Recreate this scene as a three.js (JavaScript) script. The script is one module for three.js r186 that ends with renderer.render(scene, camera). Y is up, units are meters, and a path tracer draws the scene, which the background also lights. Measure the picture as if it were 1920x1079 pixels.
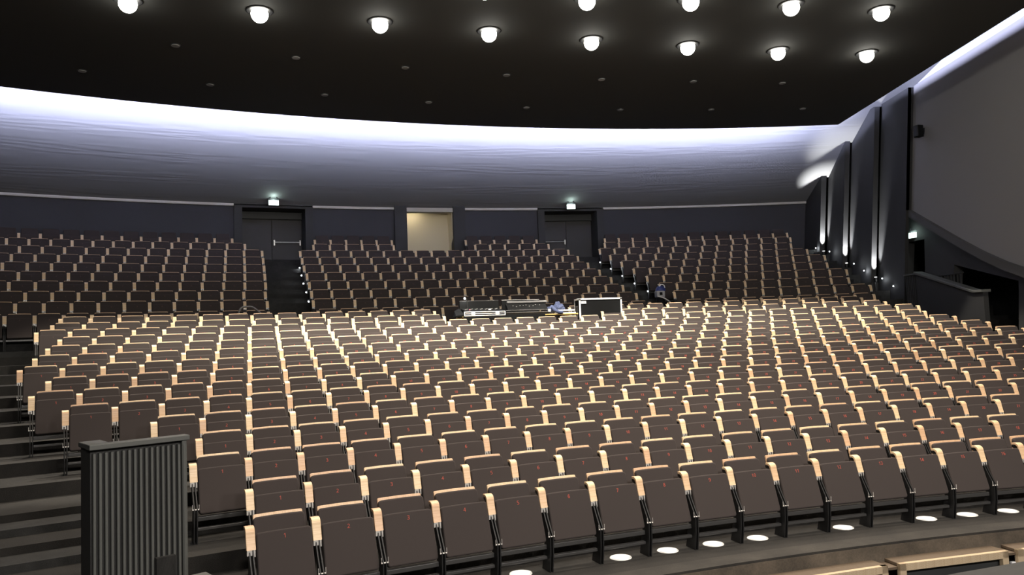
import * as THREE from 'three';
import { mergeGeometries } from 'three/addons/utils/BufferGeometryUtils.js';
import { RoundedBoxGeometry } from 'three/addons/geometries/RoundedBoxGeometry.js';
import { TextGeometry } from 'three/addons/geometries/TextGeometry.js';
import { FontLoader } from 'three/addons/loaders/FontLoader.js';
import { RectAreaLightUniformsLib } from 'three/addons/lights/RectAreaLightUniformsLib.js';
import { ImprovedNoise } from 'three/addons/math/ImprovedNoise.js';

// ---------------------------------------------------------------- camera, exposure, large lights
const scene = new THREE.Scene();
scene.background = new THREE.Color(0x000000);
const EYE = 2.2533;                                   // eye height over the front row's floor
const camera = new THREE.PerspectiveCamera(2 * Math.atan(539.5 / 1465.7) * 180 / Math.PI, 1920 / 1079, 0.1, 200);
camera.position.set(0, EYE, 0);
camera.rotation.set(0.06623, 0, -0.03876, 'XYZ');
scene.add(camera);
const renderer = new THREE.WebGLRenderer({ antialias: true });
renderer.toneMapping = THREE.LinearToneMapping;
renderer.toneMappingExposure = 1.0;
renderer.shadowMap.enabled = true;
RectAreaLightUniformsLib.init();

// the hall is a fan: every row, the rear wall and the ceiling edge are arcs round C
const CX = 10.1565, CZ = 15.82, AXIS = -0.283;
const CEIL = 8.853;                                   // underside of the dark ceiling
const R_CEIL = 41.03, R_REAR = 46.7;
const COVE_POWER = 1250, COVE_SIDE_POWER = 950, LAMP_POWER = 1.35, UNSEEN_STAGE_POWER = 450;
const COLD = new THREE.Color().setRGB(0.63, 0.67, 1.0), WARM = new THREE.Color().setRGB(1.0, 0.86, 0.70), WHITER = new THREE.Color().setRGB(1.0, 0.91, 0.77);
const pol = (R, th, y = 0) => new THREE.Vector3(CX + R * Math.sin(th), y, CZ - R * Math.cos(th));
const edgeX = (z) => 10.88 + (z + 25.28) * 0.0231;    // straight right edge of the ceiling

function stripLight(p, len, target, power, high = 0.1) {
  const l = new THREE.RectAreaLight(COLD, power, len, high);
  l.position.copy(p); l.lookAt(target); scene.add(l); return l;
}
const coveStrips = [], sideStrips = [];
for (let k = 0; k < 14; k++) {
  const th = -0.640 + (k + 0.5) * 0.0463;
  stripLight(pol(40.62, th, 9.2), 1.86, pol(42.0, th, 9.25), COVE_POWER);
  coveStrips.push(th);
}
for (let k = 0; k < 11; k++) {
  const z = -24.1 + k * 2.05, x = edgeX(z) - 0.30;
  stripLight(new THREE.Vector3(x, 9.13, z), 2.0, new THREE.Vector3(x + 2, 9.43, z), COVE_SIDE_POWER, 0.03);
  sideStrips.push([x, z]);
}

// ---------------------------------------------------------------- helpers
let seed = 20240611;
const rnd = () => { seed = (seed * 1664525 + 1013904223) >>> 0; return seed / 4294967296; };
const used = new Map();
function numbered(n) { const k = used.get(n) ?? 0; used.set(n, k + 1); return k ? n + '_' + String(k).padStart(3, '0') : n; }
function setShadow(o) { o.castShadow = true; o.receiveShadow = true; return o; }
function mesh(name, geo, mat, parent) { const m = setShadow(new THREE.Mesh(geo, mat)); m.name = parent === scene ? numbered(name) : name; parent.add(m); return m; }
function part(name, geo, mat, parent) {               // parts of one thing may repeat a name
  const c = parent.userData.__c ??= {}; const k = c[name] = (c[name] ?? -1) + 1;
  const m = setShadow(new THREE.Mesh(geo, mat)); m.name = k ? name + '_' + String(k).padStart(3, '0') : name; parent.add(m); return m;
}
function group(name, pos, ry = 0) { const g = new THREE.Group(); g.name = numbered(name); g.position.copy(pos); g.rotation.y = ry; scene.add(g); return g; }
function tag(o, label, category, grp) { o.userData.label = label; o.userData.category = category; if (grp) o.userData.group = grp; return o; }
function structure(name, geo, mat) { const m = mesh(name, geo, mat, scene); m.userData.kind = 'structure'; return m; }
const box = (w, h, d, x = 0, y = 0, z = 0) => new THREE.BoxGeometry(w, h, d).translate(x, y, z);
const rbox = (w, h, d, x = 0, y = 0, z = 0, r = 0.01) => new RoundedBoxGeometry(w, h, d, 2, Math.min(r, w / 2.01, h / 2.01, d / 2.01)).translate(x, y, z);
function clean(g) { let q = g.index ? g.toNonIndexed() : g.clone(); for (const k of Object.keys(q.attributes)) if (!['position', 'normal', 'uv'].includes(k)) q.deleteAttribute(k); q.clearGroups(); return q; }
const join = (list) => mergeGeometries(list.map(clean));
function side(points, width, x0 = 0, bevel = 0) {     // profile in (z, y), extruded across x
  const s = points instanceof THREE.Shape ? points : new THREE.Shape(points.map((p) => new THREE.Vector2(p[0], p[1])));
  const g = new THREE.ExtrudeGeometry(s, { depth: width - 2 * bevel, bevelEnabled: bevel > 0, bevelSize: bevel, bevelThickness: bevel, bevelSegments: 1, curveSegments: 5 });
  return g.translate(0, 0, bevel).rotateY(-Math.PI / 2).translate(width / 2 + x0, 0, 0);
}
// solid annular sector: R0..R1, th0..th1, bottom and top heights (numbers or [at R0, at R1])
function arc(R0, R1, th0, th1, y0, y1, step = 0.012) {
  const n = Math.max(1, Math.ceil((th1 - th0) / step)), pos = [], uv = [];
  const b = [].concat(y0), t = [].concat(y1), B0 = b[0], B1 = b[1] ?? b[0], T0 = t[0], T1 = t[1] ?? t[0];
  const quad = (a, c, d, e, ua, uc, ud, ue) => { for (const v of [a, c, d, a, d, e]) pos.push(v.x, v.y, v.z); for (const v of [ua, uc, ud, ua, ud, ue]) uv.push(...v); };
  for (let i = 0; i < n; i++) {
    const p = th0 + (th1 - th0) * i / n, q = th0 + (th1 - th0) * (i + 1) / n;
    const s0 = p * R0, s1 = q * R0;
    const ib = pol(R0, p, B0), it = pol(R0, p, T0), ob = pol(R1, p, B1), ot = pol(R1, p, T1);
    const jb = pol(R0, q, B0), jt = pol(R0, q, T0), qb = pol(R1, q, B1), qt = pol(R1, q, T1);
    quad(ib, jb, jt, it, [s0, B0], [s1, B0], [s1, T0], [s0, T0]);          // inner face
    quad(it, jt, qt, ot, [s0, 0], [s1, 0], [s1, R1 - R0], [s0, R1 - R0]);  // top
    quad(qb, ob, ot, qt, [s1, B1], [s0, B1], [s0, T1], [s1, T1]);          // outer face
    quad(jb, ib, ob, qb, [s1, 0], [s0, 0], [s0, R1 - R0], [s1, R1 - R0]);  // bottom
    if (i === 0) quad(ib, it, ot, ob, [0, B0], [0, T0], [R1 - R0, T1], [R1 - R0, B1]);
    if (i === n - 1) quad(jt, jb, qb, qt, [0, T0], [0, B0], [R1 - R0, B1], [R1 - R0, T1]);
  }
  const g = new THREE.BufferGeometry();
  g.setAttribute('position', new THREE.Float32BufferAttribute(pos, 3)); g.setAttribute('uv', new THREE.Float32BufferAttribute(uv, 2));
  g.computeVertexNormals(); return g;
}
function slab8(bottom, top) {                         // 4 bottom + 4 top corners, same order
  const pos = [], tri = (a, b, c) => pos.push(a.x, a.y, a.z, b.x, b.y, b.z, c.x, c.y, c.z), uv = [];
  const q = (a, b, c, d) => { tri(a, b, c); tri(a, c, d); const w = a.distanceTo(b), h = b.distanceTo(c); uv.push(0, 0, w, 0, w, h, 0, 0, w, h, 0, h); };
  const n = 4; q(bottom[3], bottom[2], bottom[1], bottom[0]); q(top[0], top[1], top[2], top[3]);
  for (let i = 0; i < n; i++) q(bottom[i], bottom[(i + 1) % n], top[(i + 1) % n], top[i]);
  const g = new THREE.BufferGeometry(); g.setAttribute('position', new THREE.Float32BufferAttribute(pos, 3)); g.setAttribute('uv', new THREE.Float32BufferAttribute(uv, 2)); g.computeVertexNormals(); return g;
}
const V = (x, y, z) => new THREE.Vector3(x, y, z);
function tube(pts, r, seg = 24, rad = 6) { return new THREE.TubeGeometry(new THREE.CatmullRomCurve3(pts), seg, r, rad, false); }

// ---------------------------------------------------------------- textures, materials
const noise = new ImprovedNoise();
function dataTex(n, f, srgb, rx, ry) {
  const d = new Uint8Array(n * n * 4);
  for (let j = 0; j < n; j++) for (let i = 0; i < n; i++) { const c = f(i / n, j / n); d.set([c[0], c[1], c[2], 255].map((v) => Math.max(0, Math.min(255, Math.round(v)))), (j * n + i) * 4); }
  const t = new THREE.DataTexture(d, n, n, THREE.RGBAFormat); t.wrapS = t.wrapT = THREE.RepeatWrapping; t.magFilter = THREE.LinearFilter; t.minFilter = THREE.LinearMipmapLinearFilter; t.generateMipmaps = true;
  if (srgb) t.colorSpace = THREE.SRGBColorSpace; t.repeat.set(rx, ry); t.needsUpdate = true; return t;
}
const grey = (v) => [v, v, v];
const weaveTex = dataTex(128, (u, v) => { const a = Math.sin(u * 64 * Math.PI * 2) * Math.sin(v * 64 * Math.PI * 2); return grey(128 + 60 * a + 60 * (rnd() - 0.5)); }, false, 6, 6);
const carpetBump = dataTex(256, () => grey(255 * rnd()), false, 2, 2);
const carpetTex = dataTex(256, (u, v) => { const s = Math.cos(u * 6.283), t = Math.sin(u * 6.283), p = Math.cos(v * 6.283), q = Math.sin(v * 6.283); const n = noise.noise(s * 1.5 + 7, t * 1.5 + p * 1.5, q * 1.5) + 0.5 * noise.noise(s * 5, t * 5 + p * 5, q * 5 + 3); return grey(205 + 50 * n + 30 * (rnd() - 0.5)); }, true, 0.3, 0.3);
const woodTex = dataTex(128, (u, v) => { const g = noise.noise(u * 26, v * 1.5, 3.3) + 0.5 * noise.noise(u * 70, v * 4, 9.1); return [236 + 18 * g, 226 + 24 * g, 212 + 32 * g]; }, true, 6, 3);
const plasterBump = dataTex(256, (u, v) => grey(128 + 90 * noise.noise(Math.cos(u * 6.283) * 2, Math.sin(u * 6.283) * 2 + v * 0, Math.sin(v * 6.283) * 4 + Math.cos(v * 6.283))), false, 0.08, 0.5);
function mat(r, g, b, rough, o = {}) { return new THREE.MeshStandardMaterial({ color: new THREE.Color().setRGB(r, g, b), roughness: rough, ...o }); }
const M = {
  fabric: new THREE.MeshPhysicalMaterial({ color: new THREE.Color().setRGB(0.034, 0.0262, 0.0243), roughness: 0.95, sheen: 0.05, sheenRoughness: 0.6, sheenColor: new THREE.Color().setRGB(0.25, 0.2, 0.18), bumpMap: weaveTex, bumpScale: 0.0006 }),
  wood: [mat(0.74, 0.55, 0.38, 0.42, { map: woodTex }), mat(0.80, 0.65, 0.46, 0.42, { map: woodTex }), mat(0.68, 0.48, 0.33, 0.42, { map: woodTex })],
  black: mat(0.009, 0.009, 0.0095, 0.5),
  rail: mat(0.048, 0.047, 0.046, 0.35),
  zinc: mat(0.55, 0.53, 0.50, 0.4, { metalness: 0.2 }),
  red: mat(0.42, 0.075, 0.05, 0.8),
  carpet: mat(0.0175, 0.0155, 0.013, 0.95, { map: carpetTex, bumpMap: carpetBump, bumpScale: 0.004 }),
  nosing: mat(0.031, 0.0275, 0.023, 0.9, { map: carpetTex, bumpMap: carpetBump, bumpScale: 0.003 }),
  aisle: mat(0.030, 0.030, 0.029, 0.95, { map: carpetTex, bumpMap: carpetBump, bumpScale: 0.004 }),
  ceiling: mat(0.024, 0.024, 0.021, 0.9),
  cove: mat(0.16, 0.16, 0.157, 0.9, { bumpMap: plasterBump, bumpScale: 0.013 }),
  wall: mat(0.036, 0.036, 0.040, 0.9),
  lip: mat(0.5, 0.49, 0.47, 0.8),
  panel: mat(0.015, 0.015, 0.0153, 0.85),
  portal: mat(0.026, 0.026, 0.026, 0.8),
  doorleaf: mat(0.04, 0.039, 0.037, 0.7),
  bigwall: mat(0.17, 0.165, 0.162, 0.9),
  slat: mat(0.075, 0.078, 0.073, 0.6),
  steel: mat(0.6, 0.6, 0.58, 0.3, { metalness: 0.9 }),
  alu: mat(0.82, 0.83, 0.85, 0.4, { metalness: 0.1 }),
  cream: mat(0.62, 0.56, 0.42, 0.9),
  beige: mat(0.50, 0.43, 0.33, 0.6, { map: woodTex }),
  ledge: mat(0.10, 0.078, 0.057, 0.7, { map: woodTex }),
  dark: mat(0.02, 0.022, 0.023, 0.6),
  stage: mat(0.045, 0.044, 0.043, 0.55, { map: carpetTex }),
  caseblack: new THREE.MeshPhysicalMaterial({ color: new THREE.Color().setRGB(0.006, 0.0065, 0.007), roughness: 0.8, specularIntensity: 0.25 }),
  navy: mat(0.05, 0.065, 0.13, 0.95),
  blue: mat(0.02, 0.035, 0.16, 0.5),
  paper: mat(0.8, 0.8, 0.8, 0.7),
  ply: mat(0.62, 0.45, 0.17, 0.6, { map: woodTex }),
  white: mat(0.8, 0.8, 0.78, 0.5),
  offlens: mat(0.22, 0.22, 0.21, 0.4),
  glow: mat(0.9, 0.9, 0.85, 0.5, { emissive: new THREE.Color(1, 0.97, 0.88), emissiveIntensity: 16 }),
  coldglow: mat(0.9, 0.9, 0.95, 0.5, { emissive: new THREE.Color(0.85, 0.9, 1), emissiveIntensity: 3 }),
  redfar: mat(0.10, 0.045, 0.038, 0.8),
  covewhite: mat(0.75, 0.75, 0.74, 0.9),
  band: mat(0.055, 0.054, 0.053, 0.85),
  machine: mat(0.30, 0.30, 0.31, 0.5),
  riser: mat(0.125, 0.10, 0.073, 0.85, { map: carpetTex, bumpMap: carpetBump, bumpScale: 0.003 }),
  dot: mat(0.9, 0.9, 0.9, 0.5, { emissive: new THREE.Color(0.92, 0.97, 1), emissiveIntensity: 5 }),
  disc: mat(0.86, 0.85, 0.82, 0.35, { emissive: new THREE.Color(1, 0.96, 0.9), emissiveIntensity: 0.7 }),
};

// ---------------------------------------------------------------- rows (radius of the seat fronts, floor height)
const ROW = [];
{
  const R1 = 25.6178, D = 0.8707;
  const y = [-1.5583, -1.4002, -1.2179, -1.0631, -0.9061, -0.7450, -0.5834, -0.4218, -0.2565, -0.0925, 0.0704, 0.2335, 0.3967, 0.5588, 0.7211];
  y.forEach((v, i) => ROW.push({ R: R1 + i * D, F: v - 0.695 + EYE }));
  const up = [[38.68, 0.93], [39.506, 1.244], [40.436, 1.557], [41.246, 1.874], [42.066, 2.193], [42.886, 2.516], [43.716, 2.839], [44.536, 3.160], [45.416, 3.486], [46.056, 3.745]];
  for (const [R, a] of up) ROW.push({ R, F: a - 0.785 + EYE });
}
const row = (i) => ROW[i - 1];
const EDGE = 0.59;                                    // a tier's front edge lies this far before its seat fronts

// ---------------------------------------------------------------- floor: one carpeted tier per row
{
  const fl = group('floor', V(0, 0, 0)); fl.userData.kind = 'structure';
  for (let i = 1; i <= 25; i++) {
    const r0 = row(i).R - (i === 1 ? 0.70 : EDGE), r1 = i < 25 ? row(i + 1).R - EDGE + 0.02 : R_REAR + 1.6;
    part('floor_tier', arc(r0, r1, -0.72, 0.10, row(i).F - 0.75, row(i).F), i < 16 ? M.carpet : M.aisle, fl);
  }
  part('floor_nosing', arc(row(1).R - 0.702, row(1).R - 0.44, -0.72, 0.10, -0.02, 0.003), M.nosing, fl);
  part('floor_riser', arc(row(1).R - 0.708, row(1).R - 0.69, -0.72, 0.10, -0.6, -0.022), M.riser, fl);
  part('pit_floor', arc(22.2, 25.2, -0.72, 0.3, -1.3, -1.0), M.dark, fl);
  // half steps in the three upper aisles
  const aisle = (i) => [[-0.4295 + (i - 17) * 0.0006, -0.401 + (i - 17) * 0.0014], [-0.1625 - (i - 17) * 0.0035, -0.137 - (i - 17) * 0.0034], [0.022 + (i > 20 ? 0.008 : 0), 0.034]];
  for (let i = 17; i <= 25; i++) aisle(i).forEach(([a, b], k) => {
    if (b - a < 0.004) return;
    const f0 = row(i - 1).F, f1 = row(i).F, r = row(i).R - EDGE;
    part('step', arc(r - 0.40, r + 0.01, a, b, f0 - 0.02, (f0 + f1) / 2), M.aisle, fl);
  });
  for (let i = 2; i <= 5; i++) {                      // half steps of the left aisle, before the lower rows
    const r = row(i).R - EDGE; part('step', arc(r - 0.40, r + 0.01, -0.70, -0.535, row(i - 1).F - 0.02, (row(i).F + row(i - 1).F) / 2), M.aisle, fl);
  }
}
// stage edge in front of the camera, and the pit front
structure('stage', arc(4, 22.1, -0.9, 0.45, -1.0, EYE - 1.56, 0.03), M.stage);

// ---------------------------------------------------------------- shell
const XW = (x0, y) => x0 + 0.09 * y;                  // the right wall leans outwards
function leanPanel(x0a, za, x0b, zb, yb, yt, thick = 0.6) {   // inner face from (za) to (zb), leaning
  const c = (x0, z, y, t) => V(XW(x0, y) + t, y, z);
  return slab8([c(x0a, za, yb, 0), c(x0b, zb, yb, 0), c(x0b, zb, yb, thick), c(x0a, za, yb, thick)], [c(x0a, za, yt, 0), c(x0b, zb, yt, 0), c(x0b, zb, yt, thick), c(x0a, za, yt, thick)]);
}
{
  // rear wall in pieces between the doors and the booth
  const WALL_TOP = 7.19, b = 4.6, segs = [[-0.70, -0.4331], [-0.3762, -0.3137], [-0.2567, -0.1955], [-0.1392, 0.05]];
  segs.forEach(([a, c], k) => structure('wall_rear', arc(R_REAR, R_REAR + 0.35, a, c, b, WALL_TOP), M.wall));
  // lip along the foot of the cove
  segs.forEach(([a, c]) => structure('trim_1', arc(R_REAR - 0.07, R_REAR + 0.3, a, c, WALL_TOP, WALL_TOP + 0.085), M.lip));
  // sloping cove from the lip up to the roof
  structure('wall_cove', arc(39.6, R_REAR - 0.05, -0.72, 0.09, [10.55, 7.27], [10.95, 7.7], 0.008), M.cove);
  structure('wall_cove_back', arc(R_REAR - 0.06, R_REAR + 0.5, -0.72, 0.09, 7.27, 11.0), M.cove);
  structure('roof', new THREE.BoxGeometry(60, 0.3, 56).translate(-4, 10.75 + 0.15, -19), M.panel);

  // right wall: four leaning panels that step back towards the stage, then the tall grey wall
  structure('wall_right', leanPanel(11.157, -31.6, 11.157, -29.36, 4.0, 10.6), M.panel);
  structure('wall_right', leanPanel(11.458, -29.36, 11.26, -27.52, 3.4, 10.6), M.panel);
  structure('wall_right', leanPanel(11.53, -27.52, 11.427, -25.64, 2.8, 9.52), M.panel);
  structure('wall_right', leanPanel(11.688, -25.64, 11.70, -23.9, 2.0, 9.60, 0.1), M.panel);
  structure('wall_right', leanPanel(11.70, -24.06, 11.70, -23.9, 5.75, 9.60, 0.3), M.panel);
  // tall grey wall with the curved lower edge
  const lower = [[-23.9, 5.66], [-23.0, 5.25], [-22.0, 4.79], [-21.07, 4.37], [-20.09, 3.95], [-19.2, 3.61], [-18.41, 3.36], [-16, 2.7], [-12, 1.85], [-8, 1.2], [6, 0.6]];
  const shape = new THREE.Shape([...lower.map(([z, y]) => new THREE.Vector2(z, y)), new THREE.Vector2(6, 9.64), new THREE.Vector2(-23.9, 9.64)]);
  const lean = (g, x0) => { const p = g.attributes.position; for (let i = 0; i < p.count; i++) p.setX(i, p.getX(i) + 0.09 * p.getY(i)); g.computeVertexNormals(); return g.translate(x0, 0, 0); };
  const flat = (s, d) => new THREE.ExtrudeGeometry(s, { depth: d, bevelEnabled: false }).rotateY(-Math.PI / 2).translate(d, 0, 0);   // shape x -> z, thickness +x
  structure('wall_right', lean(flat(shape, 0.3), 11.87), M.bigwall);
  // dark band along the curved edge
  const band = new THREE.Shape([...lower.map(([z, y]) => new THREE.Vector2(z, y + 0.10)), ...lower.slice().reverse().map(([z, y]) => new THREE.Vector2(z, y - 0.12))]);
  structure('trim_2', lean(flat(band, 0.25), 11.77), M.band);
  // recessed wall below it, with the side doorway and a low recess
  const low = new THREE.Shape([[-25.6, 1.5], [6, -1], [6, 1.2], [-8, 1.8], [-12, 2.4], [-16, 3.2], [-18.41, 3.8], [-20.09, 4.4], [-22.0, 5.2], [-23.9, 6.1], [-25.6, 6.4]].map((p) => new THREE.Vector2(...p)));
  const hole = (pts) => low.holes.push(new THREE.Path(pts.map((p) => new THREE.Vector2(...p))));
  hole([[-24.86, 2.9], [-23.62, 2.9], [-23.74, 4.82], [-24.81, 4.84]]);
  hole([[-22.1, 3.88], [-22.12, 1.7], [-19.22, 1.2], [-19.25, 3.21]]);
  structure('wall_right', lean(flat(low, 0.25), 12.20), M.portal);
  structure('wall_right', box(0.2, 8, 12, 14.4, 3.5, -22), M.dark);
  // white backing of the side cove
  structure('wall_cove_side', slab8([V(12.95, 9.4, -33), V(12.95, 9.4, 6), V(13.1, 9.4, 6), V(13.1, 9.4, -33)], [V(13.9, 10.8, -33), V(13.9, 10.8, 6), V(14.1, 10.8, 6), V(14.1, 10.8, -33)]), M.covewhite);
  structure('wall_right_outer', box(0.3, 14, 42, 14.7, 4.5, -13), M.dark);
  // left side and stage end, out of the picture
  const mir = (x, z, out) => { const dx = x - CX, dz = CZ - z, R = Math.hypot(dx, dz), t = 2 * AXIS - Math.atan2(dx, dz); const p = pol(R, t); return V(p.x - out, 0, p.z); };
  const a = mir(12.4, -31.5, 1.8), c = mir(12.8, 4, 0.9);
  const up = (p, y) => V(p.x, y, p.z), off = (p) => V(p.x - 0.4, p.y, p.z);
  structure('wall_left', slab8([up(a, -1.3), up(c, -1.3), off(up(c, -1.3)), off(up(a, -1.3))], [up(a, 11), up(c, 11), off(up(c, 11)), off(up(a, 11))]), M.panel);
  structure('wall_stage', box(24, 12, 0.4, 8, 4.7, 7.0), M.dark);
  structure('wall_stage', box(0.4, 12, 6, -1.9, 4.7, 5.4), M.dark);

  // ceiling plate: arc edge at the rear, straight edge on the right, with a low upstand there and an added one at the rear
  const s = new THREE.Shape(); const N = 60;
  for (let i = 0; i <= N; i++) { const p = pol(R_CEIL, -0.70 + (0.0176 + 0.70) * i / N); i ? s.lineTo(p.x, -p.z) : s.moveTo(p.x, -p.z); }
  s.lineTo(edgeX(6.9), -6.9); s.lineTo(-1.9, -6.9); s.lineTo(-6, 0);
  const cg = new THREE.ExtrudeGeometry(s, { depth: 0.22, bevelEnabled: false }).rotateX(-Math.PI / 2).translate(0, CEIL, 0);
  const ceil = structure('ceiling', cg, M.ceiling);
  structure('added_trim_5', arc(R_CEIL - 0.06, R_CEIL, -0.70, 0.0176, CEIL + 0.2, CEIL + 0.257, 0.0118), M.ceiling);  // rear upstand added to fade the strip light down the cove
  structure('trim_3', slab8([V(edgeX(-25) - 0.06, CEIL + 0.2, -25), V(edgeX(6) - 0.06, CEIL + 0.2, 6), V(edgeX(6), CEIL + 0.2, 6), V(edgeX(-25), CEIL + 0.2, -25)], [V(edgeX(-25) - 0.06, CEIL + 0.315, -25), V(edgeX(6) - 0.06, CEIL + 0.315, 6), V(edgeX(6), CEIL + 0.315, 6), V(edgeX(-25), CEIL + 0.315, -25)]), M.ceiling);
}
// LED strips on top of the ceiling plate
coveStrips.forEach((th) => { const g = group('light_strip', pol(40.57, th, 9.2), -th); part('profile', box(1.84, 0.12, 0.06, 0, 0, 0.035), M.zinc, g); part('diffuser', box(1.84, 0.1, 0.012, 0, 0, -0.005), M.coldglow, g); part('foot', box(0.06, 0.06, 0.05, 0, -0.092, 0.035), M.zinc, g); part('added_baffle', box(1.84, 0.012, 0.5, 0, 0.09, -0.14), M.dark, g); part('added_baffle_post', box(0.03, 0.06, 0.03, 0, 0.07, 0.05), M.dark, g); tag(g, 'cold white light strip hidden on top of the ceiling edge above the rear cove', 'light strip', 'cove light strips over the rear wall'); });  // added baffles keep the strip light off the hidden upper cove
sideStrips.forEach(([x, z]) => { const g = group('light_strip', V(x - 0.05, 9.13, z), 0); part('profile', box(0.06, 0.08, 1.98, -0.03, 0, 0), M.zinc, g); part('diffuser', box(0.012, 0.03, 1.98, 0.005, 0, 0), M.coldglow, g); tag(g, 'cold white light strip hidden on top of the ceiling edge beside the right wall', 'light strip', 'cove light strips over the right wall'); });

// ---------------------------------------------------------------- doors, booth, pilasters in the rear wall
function localAt(R, th, y, name) { return group(name, pol(R, th, y), -th); }   // local x along the wall, +z towards the stage
const FL25 = row(25).F;
function portal(n, th0, th1, splitAt, barSides) {
  const mid = (th0 + th1) / 2, w = (th1 - th0) * R_REAR, H = 7.22 - FL25;
  const g = localAt(R_REAR, mid, FL25, 'door_' + n); g.userData.kind = 'structure';
  const jw = 0.27, dep = 0.95, y0 = -1.0;
  part('door_frame', join([box(jw, H - y0, dep, -w / 2 + jw / 2, (H + y0) / 2, -dep / 2 + 0.12), box(jw, H - y0, dep, w / 2 - jw / 2, (H + y0) / 2, -dep / 2 + 0.12), box(w - 2 * jw, 0.08, dep, 0, H - 0.04, -dep / 2 + 0.12)]), M.portal, g);
  part('door_head', box(w - 2 * jw, 0.26, 0.1, 0, H - 0.2, -dep + 0.16), M.dark, g);
  const ow = w - 2 * jw, lh = H - 0.34;
  for (const s of [-1, 1]) {
    const leaf = part('door_leaf', rbox(ow / 2 - 0.012, lh - y0, 0.06, 0, 0, 0, 0.006), M.doorleaf, g); leaf.position.set(s * ow / 4, (lh + y0) / 2, -dep + 0.1);
    if (barSides.includes(s)) {
      const bw = ow / 2 - 0.16, by = 0.84 - (lh + y0) / 2;
      const bar = part('panic_bar', new THREE.CylinderGeometry(0.018, 0.018, bw, 10).rotateZ(Math.PI / 2).translate(0, by, 0.13), M.steel, leaf);
      part('bar_bracket', join([rbox(0.05, 0.2, 0.1, -bw / 2, by - 0.02, 0.08), rbox(0.05, 0.2, 0.1, bw / 2, by - 0.02, 0.08)]), M.steel, leaf);
    }
  }
  structure('wall_rear', box(w + 0.5, 3, 0.1, 0, FL25 + 1, 0).applyMatrix4(new THREE.Matrix4().makeRotationY(-mid)).translate(pol(R_REAR + 1.1, mid).x, 0, pol(R_REAR + 1.1, mid).z), M.dark);
}
portal(1, -0.4331, -0.3762, 0, [1]);
portal(2, -0.1955, -0.1392, 0, [-1]);
// control booth opening
{
  const th0 = -0.3040, th1 = -0.2665, mid = (th0 + th1) / 2, w = (th1 - th0) * R_REAR, d = 0.75;
  const g = localAt(R_REAR, mid, 0, 'window_1'); g.userData.kind = 'structure';
  part('window_header', box(w + 0.02, 0.15, 0.3, 0, 7.185, -0.03), M.lip, g);
  part('window_sill', box(w + 0.6, 0.12, 0.4, 0, 5.42, -0.1), M.portal, g);
  part('booth_wall', join([box(w + 1.6, 2.6, 0.1, 0, 6.2, -d), box(0.1, 2.6, d, -w / 2 - 0.45, 6.2, -d / 2)]), M.cream, g);
  part('booth_side', slab8([V(w / 2 + 0.06, 4.9, 0), V(w / 2 + 0.16, 4.9, 0), V(w / 2 + 0.12, 4.9, -d), V(w / 2 + 0.02, 4.9, -d)].reverse(), [V(w / 2 - 0.06, 7.4, 0), V(w / 2 + 0.04, 7.4, 0), V(w / 2 + 0.04, 7.4, -d), V(w / 2 - 0.06, 7.4, -d)].reverse()), M.cream, g);
  part('booth_ceiling', box(w + 1.6, 0.1, d + 0.2, 0, 7.5, -d / 2), M.cream, g);
  part('booth_floor', box(w + 1.6, 0.1, d, 0, 4.9, -d / 2), M.dark, g);
  for (const [a, b] of [[-0.3137, -0.3040], [-0.2665, -0.2567]]) {
    const q = localAt(R_REAR, (a + b) / 2, 4.4, 'pillar'); q.userData.kind = 'structure';
    part('shaft', box((b - a) * R_REAR, 2.95, 0.55, 0, 1.475, -0.1), M.portal, q);
  }
  const lamp = localAt(R_REAR + 0.27, -0.2985, 7.30, 'unseen_booth_lamp');
  part('housing', box(0.5, 0.06, 0.14, 0, 0.11, 0), M.zinc, lamp); part('tube', new THREE.CylinderGeometry(0.03, 0.03, 0.46, 10).rotateZ(Math.PI / 2).translate(0, 0.05, 0), mat(0.9, 0.85, 0.7, 0.5, { emissive: new THREE.Color(1, 0.88, 0.62), emissiveIntensity: 3 }), lamp);
  tag(lamp, 'unseen warm lamp under the booth ceiling, lighting the cream wall', 'lamp');
  const l = new THREE.RectAreaLight(new THREE.Color(1, 0.88, 0.62), 235, 0.46, 0.1); l.position.copy(pol(R_REAR + 0.27, -0.2985, 7.28)); l.lookAt(pol(R_REAR + 0.55, -0.290, 6.0)); scene.add(l);  // unseen behind the header, placed to light the booth wall
}
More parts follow.
